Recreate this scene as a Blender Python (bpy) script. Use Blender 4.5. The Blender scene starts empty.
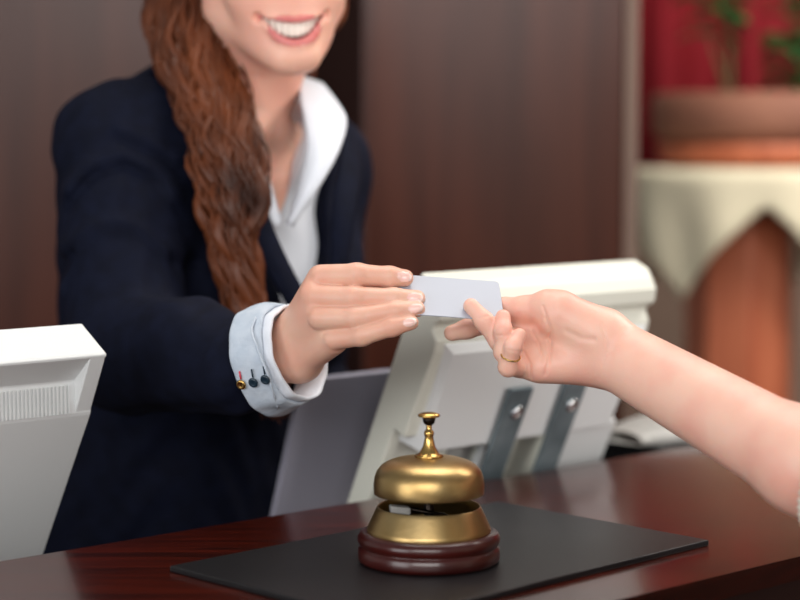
import bpy, math, random
import numpy as np
from mathutils import Vector, Matrix

random.seed(7)
SC = bpy.context.scene
# ------------------------------------------------------------------ camera, world, light
CAM = np.array([0.0, 0.0, 1.385]); TH = math.radians(4.8); FPX = 1888.9
cam = bpy.data.cameras.new('camera'); camo = bpy.data.objects.new('camera', cam)
SC.collection.objects.link(camo); SC.camera = camo
cam.lens = 85; cam.sensor_width = 36; cam.clip_start = 0.05
camo.location = CAM; camo.rotation_euler = (math.radians(90) - TH, 0, 0)
cam.dof.use_dof = True; cam.dof.focus_distance = 1.55; cam.dof.aperture_fstop = 3.0

world = bpy.data.worlds.new('world'); SC.world = world; world.use_nodes = True
world.node_tree.nodes['Background'].inputs[0].default_value = (0.95, 0.97, 1.0, 1)
world.node_tree.nodes['Background'].inputs[1].default_value = 0.22

def area(name, loc, target, sx, sy, power, col=(1, 1, 1)):
    l = bpy.data.lights.new(name, 'AREA'); l.shape = 'RECTANGLE'; l.size = sx; l.size_y = sy
    l.energy = power; l.color = col
    o = bpy.data.objects.new(name, l); SC.collection.objects.link(o); o.location = loc
    d = Vector(target) - Vector(loc); o.rotation_euler = d.to_track_quat('-Z', 'Y').to_euler()
    return o
area('window_light', (-0.4, -2.8, 2.55), (0.0, 1.8, 1.25), 3.4, 1.5, 110, (1.0, 0.985, 0.965))
area('left_fill_light', (-2.9, -1.2, 1.7), (0.0, 1.8, 1.15), 2.0, 1.8, 52, (0.97, 0.985, 1.0))  # added low fill for the front faces, not an actual window
area('right_fill_light', (3.1, -0.5, 1.6), (0.1, 1.8, 1.1), 2.0, 1.8, 92, (1.0, 0.985, 0.96))  # added fill that lights the monitor backs; no window stands there
area('ceiling_light', (0.2, 2.0, 3.1), (0.2, 2.2, 0), 1.6, 1.2, 30, (1.0, 0.96, 0.9))
area('corridor_fill_light', (1.5, 2.6, 2.7), (0.7, 3.7, 0.8), 1.0, 1.0, 46, (1.0, 0.94, 0.87))  # added fill to brighten the pedestal and curtain corner
SC.view_settings.view_transform = 'Standard'; SC.view_settings.look = 'None'
SC.view_settings.exposure = 0.0; SC.view_settings.gamma = 1.0; SC.view_settings.use_curve_mapping = False

# ------------------------------------------------------------------ helpers
def V(*a): return np.array(a, float)
def unit(v): v = np.asarray(v, float); return v / np.linalg.norm(v)
def ray(px, py):
    x = (px - 400) / FPX; u = (300 - py) / FPX
    return V(x, math.cos(TH) + math.sin(TH) * u, -math.sin(TH) + math.cos(TH) * u)
def P(px, py, Y):
    r = ray(px, py); return CAM + r * (Y / r[1])
D2 = V(0.745, 0.667, 0); N2 = V(0.667, -0.745, 0); UP = V(0, 0, 1)     # along the counter / out of its customer side

def srgb(r, g, b):
    return tuple(((c / 255) / 12.92 if c / 255 <= 0.04045 else ((c / 255 + 0.055) / 1.055) ** 2.4) for c in (r, g, b)) + (1,)

def mat(name, col, rough=0.5, metal=0.0, spec=0.5, sss=0.0, coat=0.0, sheen=0.0, var=None, scale=(8, 8, 8), nscale=5, detail=4, bump=0.0, bscale=200, distort=0.0, sssr=(1.0, 0.35, 0.2), bscl=None):
    m = bpy.data.materials.new(name); m.use_nodes = True
    nt = m.node_tree; b = nt.nodes['Principled BSDF']
    b.inputs['Base Color'].default_value = col
    b.inputs['Roughness'].default_value = rough; b.inputs['Metallic'].default_value = metal
    b.inputs['Specular IOR Level'].default_value = spec
    if sss:
        b.inputs['Subsurface Weight'].default_value = sss; b.inputs['Subsurface Radius'].default_value = sssr
        b.inputs['Subsurface Scale'].default_value = 0.006
    if coat: b.inputs['Coat Weight'].default_value = coat; b.inputs['Coat Roughness'].default_value = 0.08
    if sheen: b.inputs['Sheen Weight'].default_value = sheen; b.inputs['Sheen Roughness'].default_value = 0.5
    tc = nt.nodes.new('ShaderNodeTexCoord')
    if var is not None:
        mp = nt.nodes.new('ShaderNodeMapping'); mp.inputs['Scale'].default_value = scale
        nt.links.new(tc.outputs['Object'], mp.inputs['Vector'])
        n = nt.nodes.new('ShaderNodeTexNoise'); n.inputs['Scale'].default_value = nscale
        n.inputs['Detail'].default_value = detail; n.inputs['Distortion'].default_value = distort
        nt.links.new(mp.outputs[0], n.inputs['Vector'])
        r = nt.nodes.new('ShaderNodeValToRGB')
        r.color_ramp.elements[0].position = 0.34; r.color_ramp.elements[1].position = 0.66
        r.color_ramp.elements[0].color = col; r.color_ramp.elements[1].color = var
        nt.links.new(n.outputs[0], r.inputs[0]); nt.links.new(r.outputs[0], b.inputs['Base Color'])
    if bump:
        n2 = nt.nodes.new('ShaderNodeTexNoise'); n2.inputs['Scale'].default_value = bscale; n2.inputs['Detail'].default_value = 3
        if bscl:
            mp2 = nt.nodes.new('ShaderNodeMapping'); mp2.inputs['Scale'].default_value = bscl
            nt.links.new(tc.outputs['Object'], mp2.inputs['Vector']); nt.links.new(mp2.outputs[0], n2.inputs['Vector'])
        else: nt.links.new(tc.outputs['Object'], n2.inputs['Vector'])
        bp = nt.nodes.new('ShaderNodeBump'); bp.inputs['Strength'].default_value = bump; bp.inputs['Distance'].default_value = 0.002
        nt.links.new(n2.outputs[0], bp.inputs['Height']); nt.links.new(bp.outputs[0], b.inputs['Normal'])
    return m

def obj(name, verts, faces, m, parent=None, smooth=True, bevel=0, seg=2, idx=None):
    me = bpy.data.meshes.new(name)
    verts = np.asarray(verts, float)
    base = np.zeros(3)
    if parent is not None: base = np.array(parent.get('_w', (0, 0, 0)), float)
    me.from_pydata((verts - base).tolist(), [], [list(map(int, f)) for f in faces]); me.update()
    for mm in (m if isinstance(m, (list, tuple)) else [m]): me.materials.append(mm)
    if smooth: me.polygons.foreach_set('use_smooth', [True] * len(me.polygons))
    if idx is not None: me.polygons.foreach_set('material_index', idx)
    o = bpy.data.objects.new(name, me); SC.collection.objects.link(o)
    if parent is not None: o.parent = parent; o['_w'] = base.tolist()
    if bevel:
        b = o.modifiers.new('bevel', 'BEVEL'); b.width = bevel; b.segments = seg; b.limit_method = 'ANGLE'; b.angle_limit = math.radians(40)
        if smooth: o.modifiers.new('wn', 'WEIGHTED_NORMAL').keep_sharp = True
    return o
def place(o, loc):                       # put a root mesh's origin at its base
    loc = np.asarray(loc, float)
    o.data.transform(Matrix.Translation(tuple(-loc))); o.location = tuple(loc); o['_w'] = loc.tolist(); return o
def thing(name, loc, label, cat, group=None):
    o = bpy.data.objects.new(name, None); SC.collection.objects.link(o); o.empty_display_size = 0.05
    o.location = tuple(loc); o['_w'] = [float(c) for c in loc]
    return tag(o, label, cat, group)
def tag(o, label, cat, group=None):
    o['label'] = label; o['category'] = cat
    if group: o['group'] = group
    return o
def struct(o): o['kind'] = 'structure'; return o

def box_vf(o, ax, ay, az, sx, sy, sz):   # o = corner, axes, sizes
    o = np.asarray(o, float); ax, ay, az = (np.asarray(a, float) for a in (ax, ay, az))
    v = [o + ax * sx * i + ay * sy * j + az * sz * k for k in (0, 1) for j in (0, 1) for i in (0, 1)]
    f = [(0, 2, 3, 1), (4, 5, 7, 6), (0, 1, 5, 4), (2, 6, 7, 3), (0, 4, 6, 2), (1, 3, 7, 5)]
    if np.dot(np.cross(ax, ay), az) < 0: f = [t[::-1] for t in f]
    return v, f
def merge(parts):
    vs, fs, n = [], [], 0
    for v, f in parts:
        vs += [np.asarray(p, float) for p in v]; fs += [tuple(int(i) + n for i in t) for t in f]; n += len(v)
    return vs, fs
def lathe_vf(prof, c, seg=64, axis=None, cap=True):
    c = np.asarray(c, float)
    if axis is None: ex, ey, ez = V(1, 0, 0), V(0, 1, 0), UP
    else:
        ez = unit(axis); ex = unit(np.cross(ez, V(0.1, 0.2, 1) if abs(ez[2]) < 0.9 else V(1, 0, 0))); ey = np.cross(ez, ex)
    v, f = [], []
    for r, z in prof:
        for s in range(seg):
            a = 2 * math.pi * s / seg
            v.append(c + ex * r * math.cos(a) + ey * r * math.sin(a) + ez * z)
    for i in range(len(prof) - 1):
        for s in range(seg):
            t = (s + 1) % seg
            f.append((i * seg + s, i * seg + t, (i + 1) * seg + t, (i + 1) * seg + s))
    if cap:
        f.append(tuple(range(seg))[::-1]); f.append(tuple(range((len(prof) - 1) * seg, len(prof) * seg)))
    return v, f
def extrude_vf(prof, o, au, an, ad, L):  # profile (u,n) swept along ad by L
    o = np.asarray(o, float)
    k = len(prof); v = [o + au * u + an * n for u, n in prof] + [o + au * u + an * n + ad * L for u, n in prof]
    f = [(i, (i + 1) % k, k + (i + 1) % k, k + i) for i in range(k)]
    f += [tuple(range(k))[::-1], tuple(range(k, 2 * k))]
    return v, f
def catmull(pts, n):
    p = np.asarray(pts, float); p = np.vstack([2 * p[0] - p[1], p, 2 * p[-1] - p[-2]]); out = []
    m = len(p) - 3
    for q in range(n):
        t = q / (n - 1) * m; i = min(int(t), m - 1); t -= i
        a, b, c, d = p[i:i + 4]
        out.append(0.5 * (2 * b + (c - a) * t + (2 * a - 5 * b + 4 * c - d) * t * t + (3 * b - a - 3 * c + d) * t ** 3))
    return np.array(out)
def tube_vf(path, rad, seg=10, flat=1.0, side=None, closed_ends=True):
    path = np.asarray(path, float); n = len(path); v, f = [], []
    T = np.gradient(path, axis=0); T /= np.linalg.norm(T, axis=1)[:, None] + 1e-12
    ref = unit(side if side is not None else V(0.3, 1, 0.2))
    for i in range(n):
        a = unit(np.cross(T[i], ref)); b = unit(np.cross(a, T[i]))
        for s in range(seg):
            t = 2 * math.pi * s / seg
            v.append(path[i] + a * rad[i] * math.cos(t) + b * rad[i] * flat * math.sin(t))
    for i in range(n - 1):
        for s in range(seg):
            u = (s + 1) % seg
            f.append((i * seg + s, i * seg + u, (i + 1) * seg + u, (i + 1) * seg + s))
    if closed_ends: f.append(tuple(range(seg))[::-1]); f.append(tuple(range((n - 1) * seg, n * seg)))
    return v, f
def sheet_vf(A, B, th, n=24, m=8, bulge=0.0, bdir=(0, -1, 0)):   # cloth sheet lofted between two edges, with thickness
    a = catmull(A, n); b = catmull(B, n); bd = unit(bdir); g = np.zeros((n, m, 3))
    for j in range(m):
        t = j / (m - 1); g[:, j] = a * (1 - t) + b * t + bd * bulge * math.sin(math.pi * t)
    du = np.gradient(g, axis=0); dv = np.gradient(g, axis=1); nn = np.cross(du, dv); nn /= np.linalg.norm(nn, axis=2)[..., None] + 1e-12
    v = list((g + nn * th / 2).reshape(-1, 3)) + list((g - nn * th / 2).reshape(-1, 3)); K = n * m; f = []
    for i in range(n - 1):
        for j in range(m - 1):
            q = (i * m + j, i * m + j + 1, (i + 1) * m + j + 1, (i + 1) * m + j)
            f.append(q[::-1]); f.append(tuple(K + x for x in q))
    rim = [i * m for i in range(n)] + [(n - 1) * m + j for j in range(1, m)] + [i * m + m - 1 for i in range(n - 2, -1, -1)] + [j for j in range(m - 2, 0, -1)]
    for i in range(len(rim)):
        p, q = rim[i], rim[(i + 1) % len(rim)]; f.append((p, K + p, K + q, q))
    return v, f

# ---- signed distance modelling
def smin(a, b, k):
    if k <= 0: return np.minimum(a, b)
    h = np.maximum(k - np.abs(a - b), 0) / k
    return np.minimum(a, b) - h * h * k * 0.25
def smax(a, b, k): return -smin(-a, -b, k)
class Field:
    def __init__(s, lo, hi, h):
        s.lo = np.asarray(lo, float); s.h = h
        s.n = np.ceil((np.asarray(hi, float) - s.lo) / h).astype(int) + 1
        s.ax = [s.lo[i] + h * np.arange(s.n[i]) for i in range(3)]
        s.D = np.full(tuple(s.n), 0.5, np.float32)
    def sl(s, lo, hi):
        a = np.clip(np.floor((np.asarray(lo) - s.lo) / s.h).astype(int), 0, s.n); b = np.clip(np.ceil((np.asarray(hi) - s.lo) / s.h).astype(int) + 1, 0, s.n)
        return tuple(slice(a[i], b[i]) for i in range(3))
    def grid(s, q): return s.ax[0][q[0]][:, None, None], s.ax[1][q[1]][None, :, None], s.ax[2][q[2]][None, None, :]
    def add(s, fn, lo, hi, k=0.0, sub=False):
        q = s.sl(lo, hi)
        if any(x.stop <= x.start for x in q): return
        X, Y, Z = s.grid(q); d = fn(X, Y, Z)
        s.D[q] = smax(s.D[q], -d, k) if sub else smin(s.D[q], d, k)
    def cap(s, a, b, ra, rb, k=0.0, sub=False):
        a = np.asarray(a, float); b = np.asarray(b, float); m = max(ra, rb) + k + 4 * s.h
        s.add(lambda X, Y, Z: f_cap(X, Y, Z, a, b, ra, rb), np.minimum(a, b) - m, np.maximum(a, b) + m, k, sub)
    def chain(s, pts, k=0.0, kin=0.004):   # pts (p, r): united within, then blended in
        ps = [(np.asarray(p, float), r) for p, r in pts]; m = max(r for _, r in ps) + k + kin + 4 * s.h
        A = np.array([p for p, _ in ps])
        def fn(X, Y, Z):
            d = None
            for (a, ra), (b, rb) in zip(ps[:-1], ps[1:]):
                e = f_cap(X, Y, Z, a, b, ra, rb); d = e if d is None else smin(d, e, kin)
            return d
        s.add(fn, A.min(0) - m, A.max(0) + m, k)
    def ell(s, c, ax, r, k=0.0, sub=False):
        c = np.asarray(c, float); m = max(r) + k + 4 * s.h
        s.add(lambda X, Y, Z: f_ell(X, Y, Z, c, ax, r), c - m, c + m, k, sub)
    def mesh(s): return nets(s.D, s.lo, s.h)
def f_cap(X, Y, Z, a, b, ra, rb):
    d = b - a; L = float(d @ d) + 1e-12
    t = np.clip(((X - a[0]) * d[0] + (Y - a[1]) * d[1] + (Z - a[2]) * d[2]) / L, 0, 1)
    return np.sqrt((X - a[0] - t * d[0]) ** 2 + (Y - a[1] - t * d[1]) ** 2 + (Z - a[2] - t * d[2]) ** 2) - (ra + t * (rb - ra))
def f_ell(X, Y, Z, c, ax, r):
    x, y, z = X - c[0], Y - c[1], Z - c[2]
    q = [(x * a[0] + y * a[1] + z * a[2]) for a in ax]
    k0 = np.sqrt(sum((q[i] / r[i]) ** 2 for i in range(3))); k1 = np.sqrt(sum((q[i] / r[i] ** 2) ** 2 for i in range(3))) + 1e-9
    return k0 * (k0 - 1) / k1
WAX = (V(1, 0, 0), V(0, 1, 0), V(0, 0, 1))
def nets(D, lo, h):
    S = D < 0
    c = np.zeros(tuple(np.array(D.shape) - 1), np.uint8)
    for i in (0, 1):
        for j in (0, 1):
            for k in (0, 1):
                c += S[i:D.shape[0] - 1 + i, j:D.shape[1] - 1 + j, k:D.shape[2] - 1 + k]
    act = np.argwhere((c > 0) & (c < 8)); idx = np.full(c.shape, -1, np.int64); idx[tuple(act.T)] = np.arange(len(act))
    acc = np.zeros((len(act), 3)); cnt = np.zeros(len(act))
    co = [(i, j, k) for i in (0, 1) for j in (0, 1) for k in (0, 1)]
    val = {o: D[act[:, 0] + o[0], act[:, 1] + o[1], act[:, 2] + o[2]].astype(float) for o in co}
    for o in co:
        for ax in range(3):
            if o[ax] == 0:
                p = list(o); p[ax] = 1; p = tuple(p)
                a, b = val[o], val[p]; m = (a < 0) != (b < 0)
                t = a[m] / (a[m] - b[m]); q = np.tile(np.array(o, float), (m.sum(), 1)); q[:, ax] += t
                acc[m] += q; cnt[m] += 1
    verts = lo + h * (act + acc / cnt[:, None])
    F = []
    for ax in range(3):
        u, w = [(1, 2), (2, 0), (0, 1)][ax]
        a = np.take(S, range(0, D.shape[ax] - 1), axis=ax); b = np.take(S, range(1, D.shape[ax]), axis=ax)
        e = np.argwhere(a != b)
        e = e[(e[:, u] > 0) & (e[:, w] > 0) & (e[:, u] < c.shape[u]) & (e[:, w] < c.shape[w])]
        ins = S[tuple(e.T)]
        def cell(du, dw):
            g = e.copy(); g[:, u] -= du; g[:, w] -= dw; return idx[tuple(g.T)]
        q = np.stack([cell(1, 1), cell(0, 1), cell(0, 0), cell(1, 0)], 1)
        q[~ins] = q[~ins][:, ::-1]; F.append(q)
    F = np.vstack(F); F = F[(F >= 0).all(1)]
    return verts, F
def fast_obj(name, meshes, m, parent=None, idx=None):     # many quads; meshes list of (verts, faces)
    vs, fs, n = [], [], 0
    for v, f in meshes:
        vs.append(np.asarray(v, float)); fs.append(np.asarray(f) + n); n += len(v)
    v = np.vstack(vs); f = np.vstack(fs)
    base = np.zeros(3)
    if parent is not None: base = np.array(parent.get('_w', (0, 0, 0)), float)
    me = bpy.data.meshes.new(name); me.vertices.add(len(v)); me.vertices.foreach_set('co', (v - base).ravel())
    me.loops.add(len(f) * 4); me.loops.foreach_set('vertex_index', f.ravel().astype(np.int32))
    me.polygons.add(len(f)); me.polygons.foreach_set('loop_start', np.arange(0, len(f) * 4, 4, dtype=np.int32))
    me.update(calc_edges=True)
    for mm in (m if isinstance(m, (list, tuple)) else [m]): me.materials.append(mm)
    me.polygons.foreach_set('use_smooth', np.ones(len(f), bool))
    if idx is not None: me.polygons.foreach_set('material_index', np.asarray(idx, np.int32))
    me.validate()
    o = bpy.data.objects.new(name, me); SC.collection.objects.link(o)
    if parent is not None: o.parent = parent; o['_w'] = base.tolist()
    return o
def groove(F, line, w, amp, near=None):        # crease drawn on a skin surface along a polyline (distance in the x/z plane)
    A = np.array(line); m = w * 3; q = F.sl(A.min(0) - m - (0, .03, 0), A.max(0) + m + (0, .03, 0)); X, Y, Z = F.grid(q)
    d = None
    for a, b in zip(A[:-1], A[1:]):
        ux, uz = b[0] - a[0], b[2] - a[2]; t = np.clip(((X - a[0]) * ux + (Z - a[2]) * uz) / (ux * ux + uz * uz + 1e-12), 0, 1)
        e = np.sqrt((X - a[0] - t * ux) ** 2 + (Z - a[2] - t * uz) ** 2); d = e if d is None else np.minimum(d, e)
    g = amp * np.exp(-(d / w) ** 2)
    if near is not None: g = g * (Y < near)
    F.D[q] += (g + 0 * Y).astype(np.float32)

# ------------------------------------------------------------------ materials
M = {}
M['skin'] = mat('skin_fair', srgb(230, 184, 162), 0.42, spec=0.4, sss=0.25, var=srgb(226, 170, 148), scale=(1, 1, 1), nscale=28, detail=3, bump=0.10, bscale=700)
M['skin_face'] = mat('skin_face', srgb(242, 188, 166), 0.42, spec=0.4, sss=0.25, var=srgb(238, 174, 154), scale=(1, 1, 1), nscale=14, bump=0.05, bscale=600)
M['skin2'] = mat('skin_pink_fair', srgb(240, 194, 174), 0.42, spec=0.4, sss=0.25, var=srgb(236, 176, 158), scale=(1, 1, 1), nscale=24, detail=3, bump=0.10, bscale=700)
M['nail'] = mat('nail', srgb(240, 200, 190), 0.18, spec=0.6, sss=0.2)
M['nail_tip'] = mat('nail_tip', srgb(246, 220, 210), 0.2, spec=0.6)
M['lips'] = mat('lips', srgb(214, 122, 118), 0.35, spec=0.5, sss=0.2)
M['teeth'] = mat('teeth', srgb(244, 238, 226), 0.2, spec=0.5)
M['gum'] = mat('mouth_inside', srgb(110, 40, 38), 0.5)
M['navy'] = mat('navy_wool', srgb(15, 19, 36), 0.8, spec=0.10, var=srgb(11, 14, 28), scale=(1, 1, 1), nscale=60, bump=0.2, bscale=900)
M['black'] = mat('black_cloth', srgb(16, 16, 20), 0.85, spec=0.2)
M['white_cotton'] = mat('white_cotton', srgb(224, 228, 236), 0.8, spec=0.2, bump=0.15, bscale=500)
M['cuff'] = mat('blue_grey_cotton', srgb(196, 205, 216), 0.8, spec=0.2, var=srgb(178, 190, 204), scale=(1, 1, 1), nscale=60, bump=0.5, bscale=120)
M['hair'] = mat('auburn_hair', srgb(54, 25, 13), 0.42, spec=0.3, var=srgb(116, 62, 35), scale=(1, 1, .5), nscale=16, detail=2, distort=0.5)
M['hair_dark'] = mat('brown_hair', srgb(60, 40, 28), 0.4, bump=0.5, bscale=200)
M['brass'] = mat('aged_brass', srgb(190, 164, 116), 0.36, metal=1.0, var=srgb(172, 142, 92), scale=(1, 1, 1), nscale=30, detail=6, bump=0.05, bscale=300)
M['brass_bright'] = mat('polished_brass', srgb(206, 168, 100), 0.24, metal=1.0)
M['dark_metal'] = mat('dark_metal', srgb(46, 40, 36), 0.35, metal=1.0)
M['rosewood'] = mat('varnished_rosewood', srgb(66, 18, 14), 0.28, coat=0.25, var=srgb(46, 12, 10), scale=(1, 1, 8), nscale=10)
M['mat'] = mat('black_leather', srgb(24, 23, 25), 0.38, spec=0.35, bump=0.15, bscale=700)
M['card'] = mat('white_plastic_card', srgb(164, 168, 181), 0.3, spec=0.5)
M['cream'] = mat('cream_plastic', srgb(218, 218, 206), 0.42, spec=0.4)
M['white_pl'] = mat('white_plastic', srgb(224, 226, 226), 0.4, spec=0.4)
M['grey_pl'] = mat('grey_plastic', srgb(148, 146, 160), 0.45, spec=0.5)
M['pale_pl'] = mat('pale_grey_plastic', srgb(160, 158, 154), 0.45)
M['black_pl'] = mat('black_plastic', srgb(14, 15, 18), 0.4)
M['blue_pl'] = mat('blue_plastic', srgb(30, 60, 150), 0.4)
M['screen'] = mat('dark_screen', srgb(12, 13, 16), 0.12)
M['steel'] = mat('brushed_steel', srgb(134, 148, 154), 0.5, metal=0.6, var=srgb(100, 114, 120), scale=(1, 1, 1), nscale=24, detail=6)
M['chrome'] = mat('chrome', srgb(225, 228, 230), 0.12, metal=1.0)
M['terracotta'] = mat('terracotta', srgb(146, 96, 74), 0.75, var=srgb(128, 82, 64), scale=(1, 1, 1), nscale=6)
M['ped'] = mat('orange_stained_wood', srgb(196, 112, 78), 0.5, var=srgb(170, 88, 58), scale=(6, 6, 0.6), nscale=5)
M['linen'] = mat('cream_linen', srgb(222, 212, 184), 0.85, bump=0.2, bscale=300)
M['leaf'] = mat('green_leaf', srgb(52, 104, 48), 0.45, var=srgb(34, 78, 32), scale=(1, 1, 1), nscale=20)
M['stem'] = mat('brown_green_stem', srgb(98, 78, 44), 0.6)
M['soil'] = mat('soil', srgb(60, 40, 28), 0.95)
M['red'] = mat('red_curtain_fabric', srgb(138, 8, 24), 0.85, var=srgb(158, 30, 44), scale=(10, 10, 0.4), nscale=3)
M['thread_red'] = mat('red_thread', srgb(214, 70, 86), 0.7)
M['thread_dark'] = mat('dark_thread', srgb(24, 44, 60), 0.7)
M['button'] = mat('dark_teal_button', srgb(22, 44, 58), 0.3, spec=0.6)
M['knit'] = mat('cream_knit', srgb(226, 218, 204), 0.9, bump=0.8, bscale=160)
M['jeans'] = mat('blue_denim', srgb(50, 62, 92), 0.85)
M['shoe'] = mat('dark_leather', srgb(28, 22, 20), 0.4)
M['eye'] = mat('eye_white', srgb(240, 238, 234), 0.15)
M['iris'] = mat('iris', srgb(62, 56, 44), 0.15)

def wood(name, c1, c2, rough, coat, scale, nscale=3.0, spec=0.5, croug=0.1):
    m = mat(name, c1, rough, spec=spec, coat=coat, var=c2, scale=scale, nscale=nscale, detail=8, distort=0.8)
    m.node_tree.nodes['Principled BSDF'].inputs['Coat Roughness'].default_value = croug
    return m
M['panel'] = wood('dark_walnut_panel', srgb(52, 23, 14), srgb(70, 34, 23), 0.26, 0.0, (5, 5, 0.45), spec=0.28)
M['edge'] = wood('pale_walnut_edge', srgb(108, 84, 70), srgb(90, 66, 54), 0.5, 0.1, (6, 6, 0.4), croug=0.3)
M['counter'] = wood('mahogany_counter', srgb(74, 22, 11), srgb(42, 13, 8), 0.22, 0.25, (1, 1, 1), 6, croug=0.09)
M['wall'] = mat('taupe_plaster', srgb(132, 110, 96), 0.9, bump=0.1, bscale=40)
M['floor'] = mat('floor_stone', srgb(120, 104, 90), 0.5, var=srgb(104, 90, 78), scale=(1, 1, 1), nscale=3)
M['desk'] = mat('dark_desk_laminate', srgb(50, 34, 28), 0.5)
_nt = M['counter'].node_tree                     # grain runs along the counter
for n in _nt.nodes:
    if n.type == 'MAPPING': n.inputs['Rotation'].default_value = (0, 0, -0.73); n.inputs['Scale'].default_value = (0.9, 12, 8)

# ------------------------------------------------------------------ setting
def slab(name, lo, hi, m, bevel=0):
    v, f = box_vf(lo, V(1, 0, 0), V(0, 1, 0), UP, hi[0] - lo[0], hi[1] - lo[1], hi[2] - lo[2])
    return struct(obj(name, v, f, m, smooth=False, bevel=bevel))
slab('floor', (-3.5, -3.2, -0.1), (3.5, 5.3, 0), M['floor'])
# panelled wall to the left (boards with shadow joints), recess, standing panel, corridor with plaster walls
parts = [box_vf((-3.5, 3.36, 0), V(1, 0, 0), V(0, 1, 0), UP, 3.29, 0.06, 3.0)]
for x0, x1 in ((-3.5, -2.52), (-2.5, -1.52), (-1.5, -0.2)):
    parts.append(box_vf((x0, 3.34, 0), V(1, 0, 0), V(0, 1, 0), UP, x1 - x0, 0.03, 3.0))
struct(obj('wall_left', *merge(parts), M['panel'], smooth=False, bevel=0.002))
M['shade_wood'] = mat('shade_darkened_wood', srgb(30, 13, 10), 0.7, spec=0.1)  # near-black colour stands in for shade, in the recess and under the countertop
slab('recess_back_1', (-0.6, 3.9, 0), (0.345, 3.94, 3.0), M['shade_wood'])  # plain back of the recess, its shade painted as dark wood; no door
slab('wall_center', (-0.058, 2.92, 0), (0.345, 3.02, 3.0), M['panel'], bevel=0.004)
slab('trim_1', (0.345, 2.915, 0), (0.366, 3.02, 3.0), M['edge'], bevel=0.003)
slab('wall_back', (-0.5, 5.1, 0), (3.5, 5.2, 3.0), M['wall'])
slab('wall_right', (3.4, -3.2, 0), (3.5, 5.1, 3.0), M['wall'])
# counter
cb = V(-0.292, 1.52, 0); ctr_w = 0.42
def CP(s, t, z): return cb + D2 * s + N2 * t + UP * z      # s along, t from the staff edge out to the customer edge
ct = thing('reception_counter', CP(0.3, 0.2, 0), 'polished mahogany reception counter across the foreground carrying the bell', 'counter')
prof = [(1.012, 0.0), (1.046, 0.0), (1.05, 0.004), (1.05, 0.420), (1.044, 0.414), (1.012, 0.372)]
v, f = extrude_vf(prof, cb - D2 * 1.3, UP, N2, D2, 3.6); f = [t[::-1] for t in f]
obj('countertop', v, f, M['counter'], ct, smooth=False, bevel=0.0004, seg=1)
v, f = box_vf(CP(-1.28, 0.32, 0.0), D2, N2, UP, 3.55, 0.03, 1.012); obj('front_panel', v, f, M['shade_wood'], ct, smooth=False)  # shadow below the counter edge is put into this dark colour
v, f = box_vf(CP(-1.28, 0.02, 0.0), D2, N2, UP, 0.03, 0.30, 1.012); obj('side_panel', v, f, M['panel'], ct, smooth=False)
v, f = box_vf(CP(2.24, 0.02, 0.0), D2, N2, UP, 0.03, 0.30, 1.012); obj('side_panel', v, f, M['panel'], ct, smooth=False)
# staff-side desk
DESKZ = 0.90
dk = thing('staff_desk', CP(0.4, -0.12, 0), 'low dark staff desk behind the counter under the monitors', 'desk')
v, f = box_vf(CP(-1.1, -0.25, DESKZ - 0.03), D2, N2, UP, 2.9, 0.245, 0.03); obj('desk_top', v, f, M['desk'], dk, smooth=False, bevel=0.002)
for s in (-1.05, 0.3, 1.74):
    v, f = box_vf(CP(s, -0.24, 0), D2, N2, UP, 0.03, 0.2, DESKZ - 0.03); obj('desk_leg', v, f, M['desk'], dk, smooth=False)

# ------------------------------------------------------------------ corridor: curtain, pedestal, cloth, plant
n = 260; xs = np.linspace(0.30, 2.9, n); v = []; f = []
for i, x in enumerate(xs):
    y = 4.92 + 0.035 * math.sin(x * 26) + 0.014 * math.sin(x * 61 + 1)
    for z in (1.30, 1.9, 2.95): v.append((x, y + (0.0 if z > 1.4 else 0.01 * math.sin(x * 13)), z))
for i in range(n - 1):
    for k in (0, 1): a = i * 3 + k; f.append((a, a + 3, a + 4, a + 1))
cu = obj('curtain', v, f, M['red']); s_ = cu.modifiers.new('th', 'SOLIDIFY'); s_.thickness = 0.006
place(cu, (1.6, 4.92, 1.3)); tag(cu, 'deep red pleated curtain hanging on the far wall behind the potted plant', 'curtain')
v, f = tube_vf([(0.25, 4.96, 2.97), (3.0, 4.96, 2.97)], [0.014, 0.014], 12, side=V(0, 0, 1))
tag(place(obj('curtain_rail', v, f, M['dark_metal']), (1.6, 4.96, 2.97)), 'dark metal rail along the top of the red curtain', 'curtain rail')

PC = P(741, 169, 3.9); PC[1] = 3.9; PZ = PC[2]
pd = thing('pedestal', (PC[0], 3.9, 0), 'orange stained wooden pedestal under the cream cloth', 'pedestal')
v, f = lathe_vf([(0.15, 0), (0.15, 0.05), (0.125, 0.08), (0.112, 0.14), (0.112, PZ - 0.1), (0.13, PZ - 0.04), (0.13, PZ - 0.024)], (PC[0], 3.9, 0), 8)
obj('column', v, f, M['ped'], pd, smooth=False, bevel=0.004)
v, f = lathe_vf([(0.236, PZ - 0.026), (0.243, PZ - 0.014), (0.236, PZ - 0.003)], (PC[0], 3.9, 0), 48)
obj('round_top', v, f, M['ped'], pd)
v, f = [], []; NA = 192; rows = 26
for i in range(NA):
    a = 2 * math.pi * i / NA; ph = a - math.radians(2)
    pk = abs(((ph + math.pi / 4) % (math.pi / 2)) - math.pi / 4) / (math.pi / 4); R = 0.25 + 0.068 + 0.185 * pk ** 1.15
    for j in range(rows):
        t = j / (rows - 1); s = R * t
        if s <= 0.248: r, z = s, PZ
        else:
            hgt = s - 0.248; r = 0.250 + 0.008 * math.sin(9 * a) * min(1, hgt * 9) - hgt * 0.16; z = PZ - hgt
        v.append((PC[0] + r * math.cos(a), 3.9 + r * math.sin(a), z))
for i in range(NA):
    k = (i + 1) % NA
    for j in range(rows - 1): f.append((i * rows + j, i * rows + j + 1, k * rows + j + 1, k * rows + j))
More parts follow.
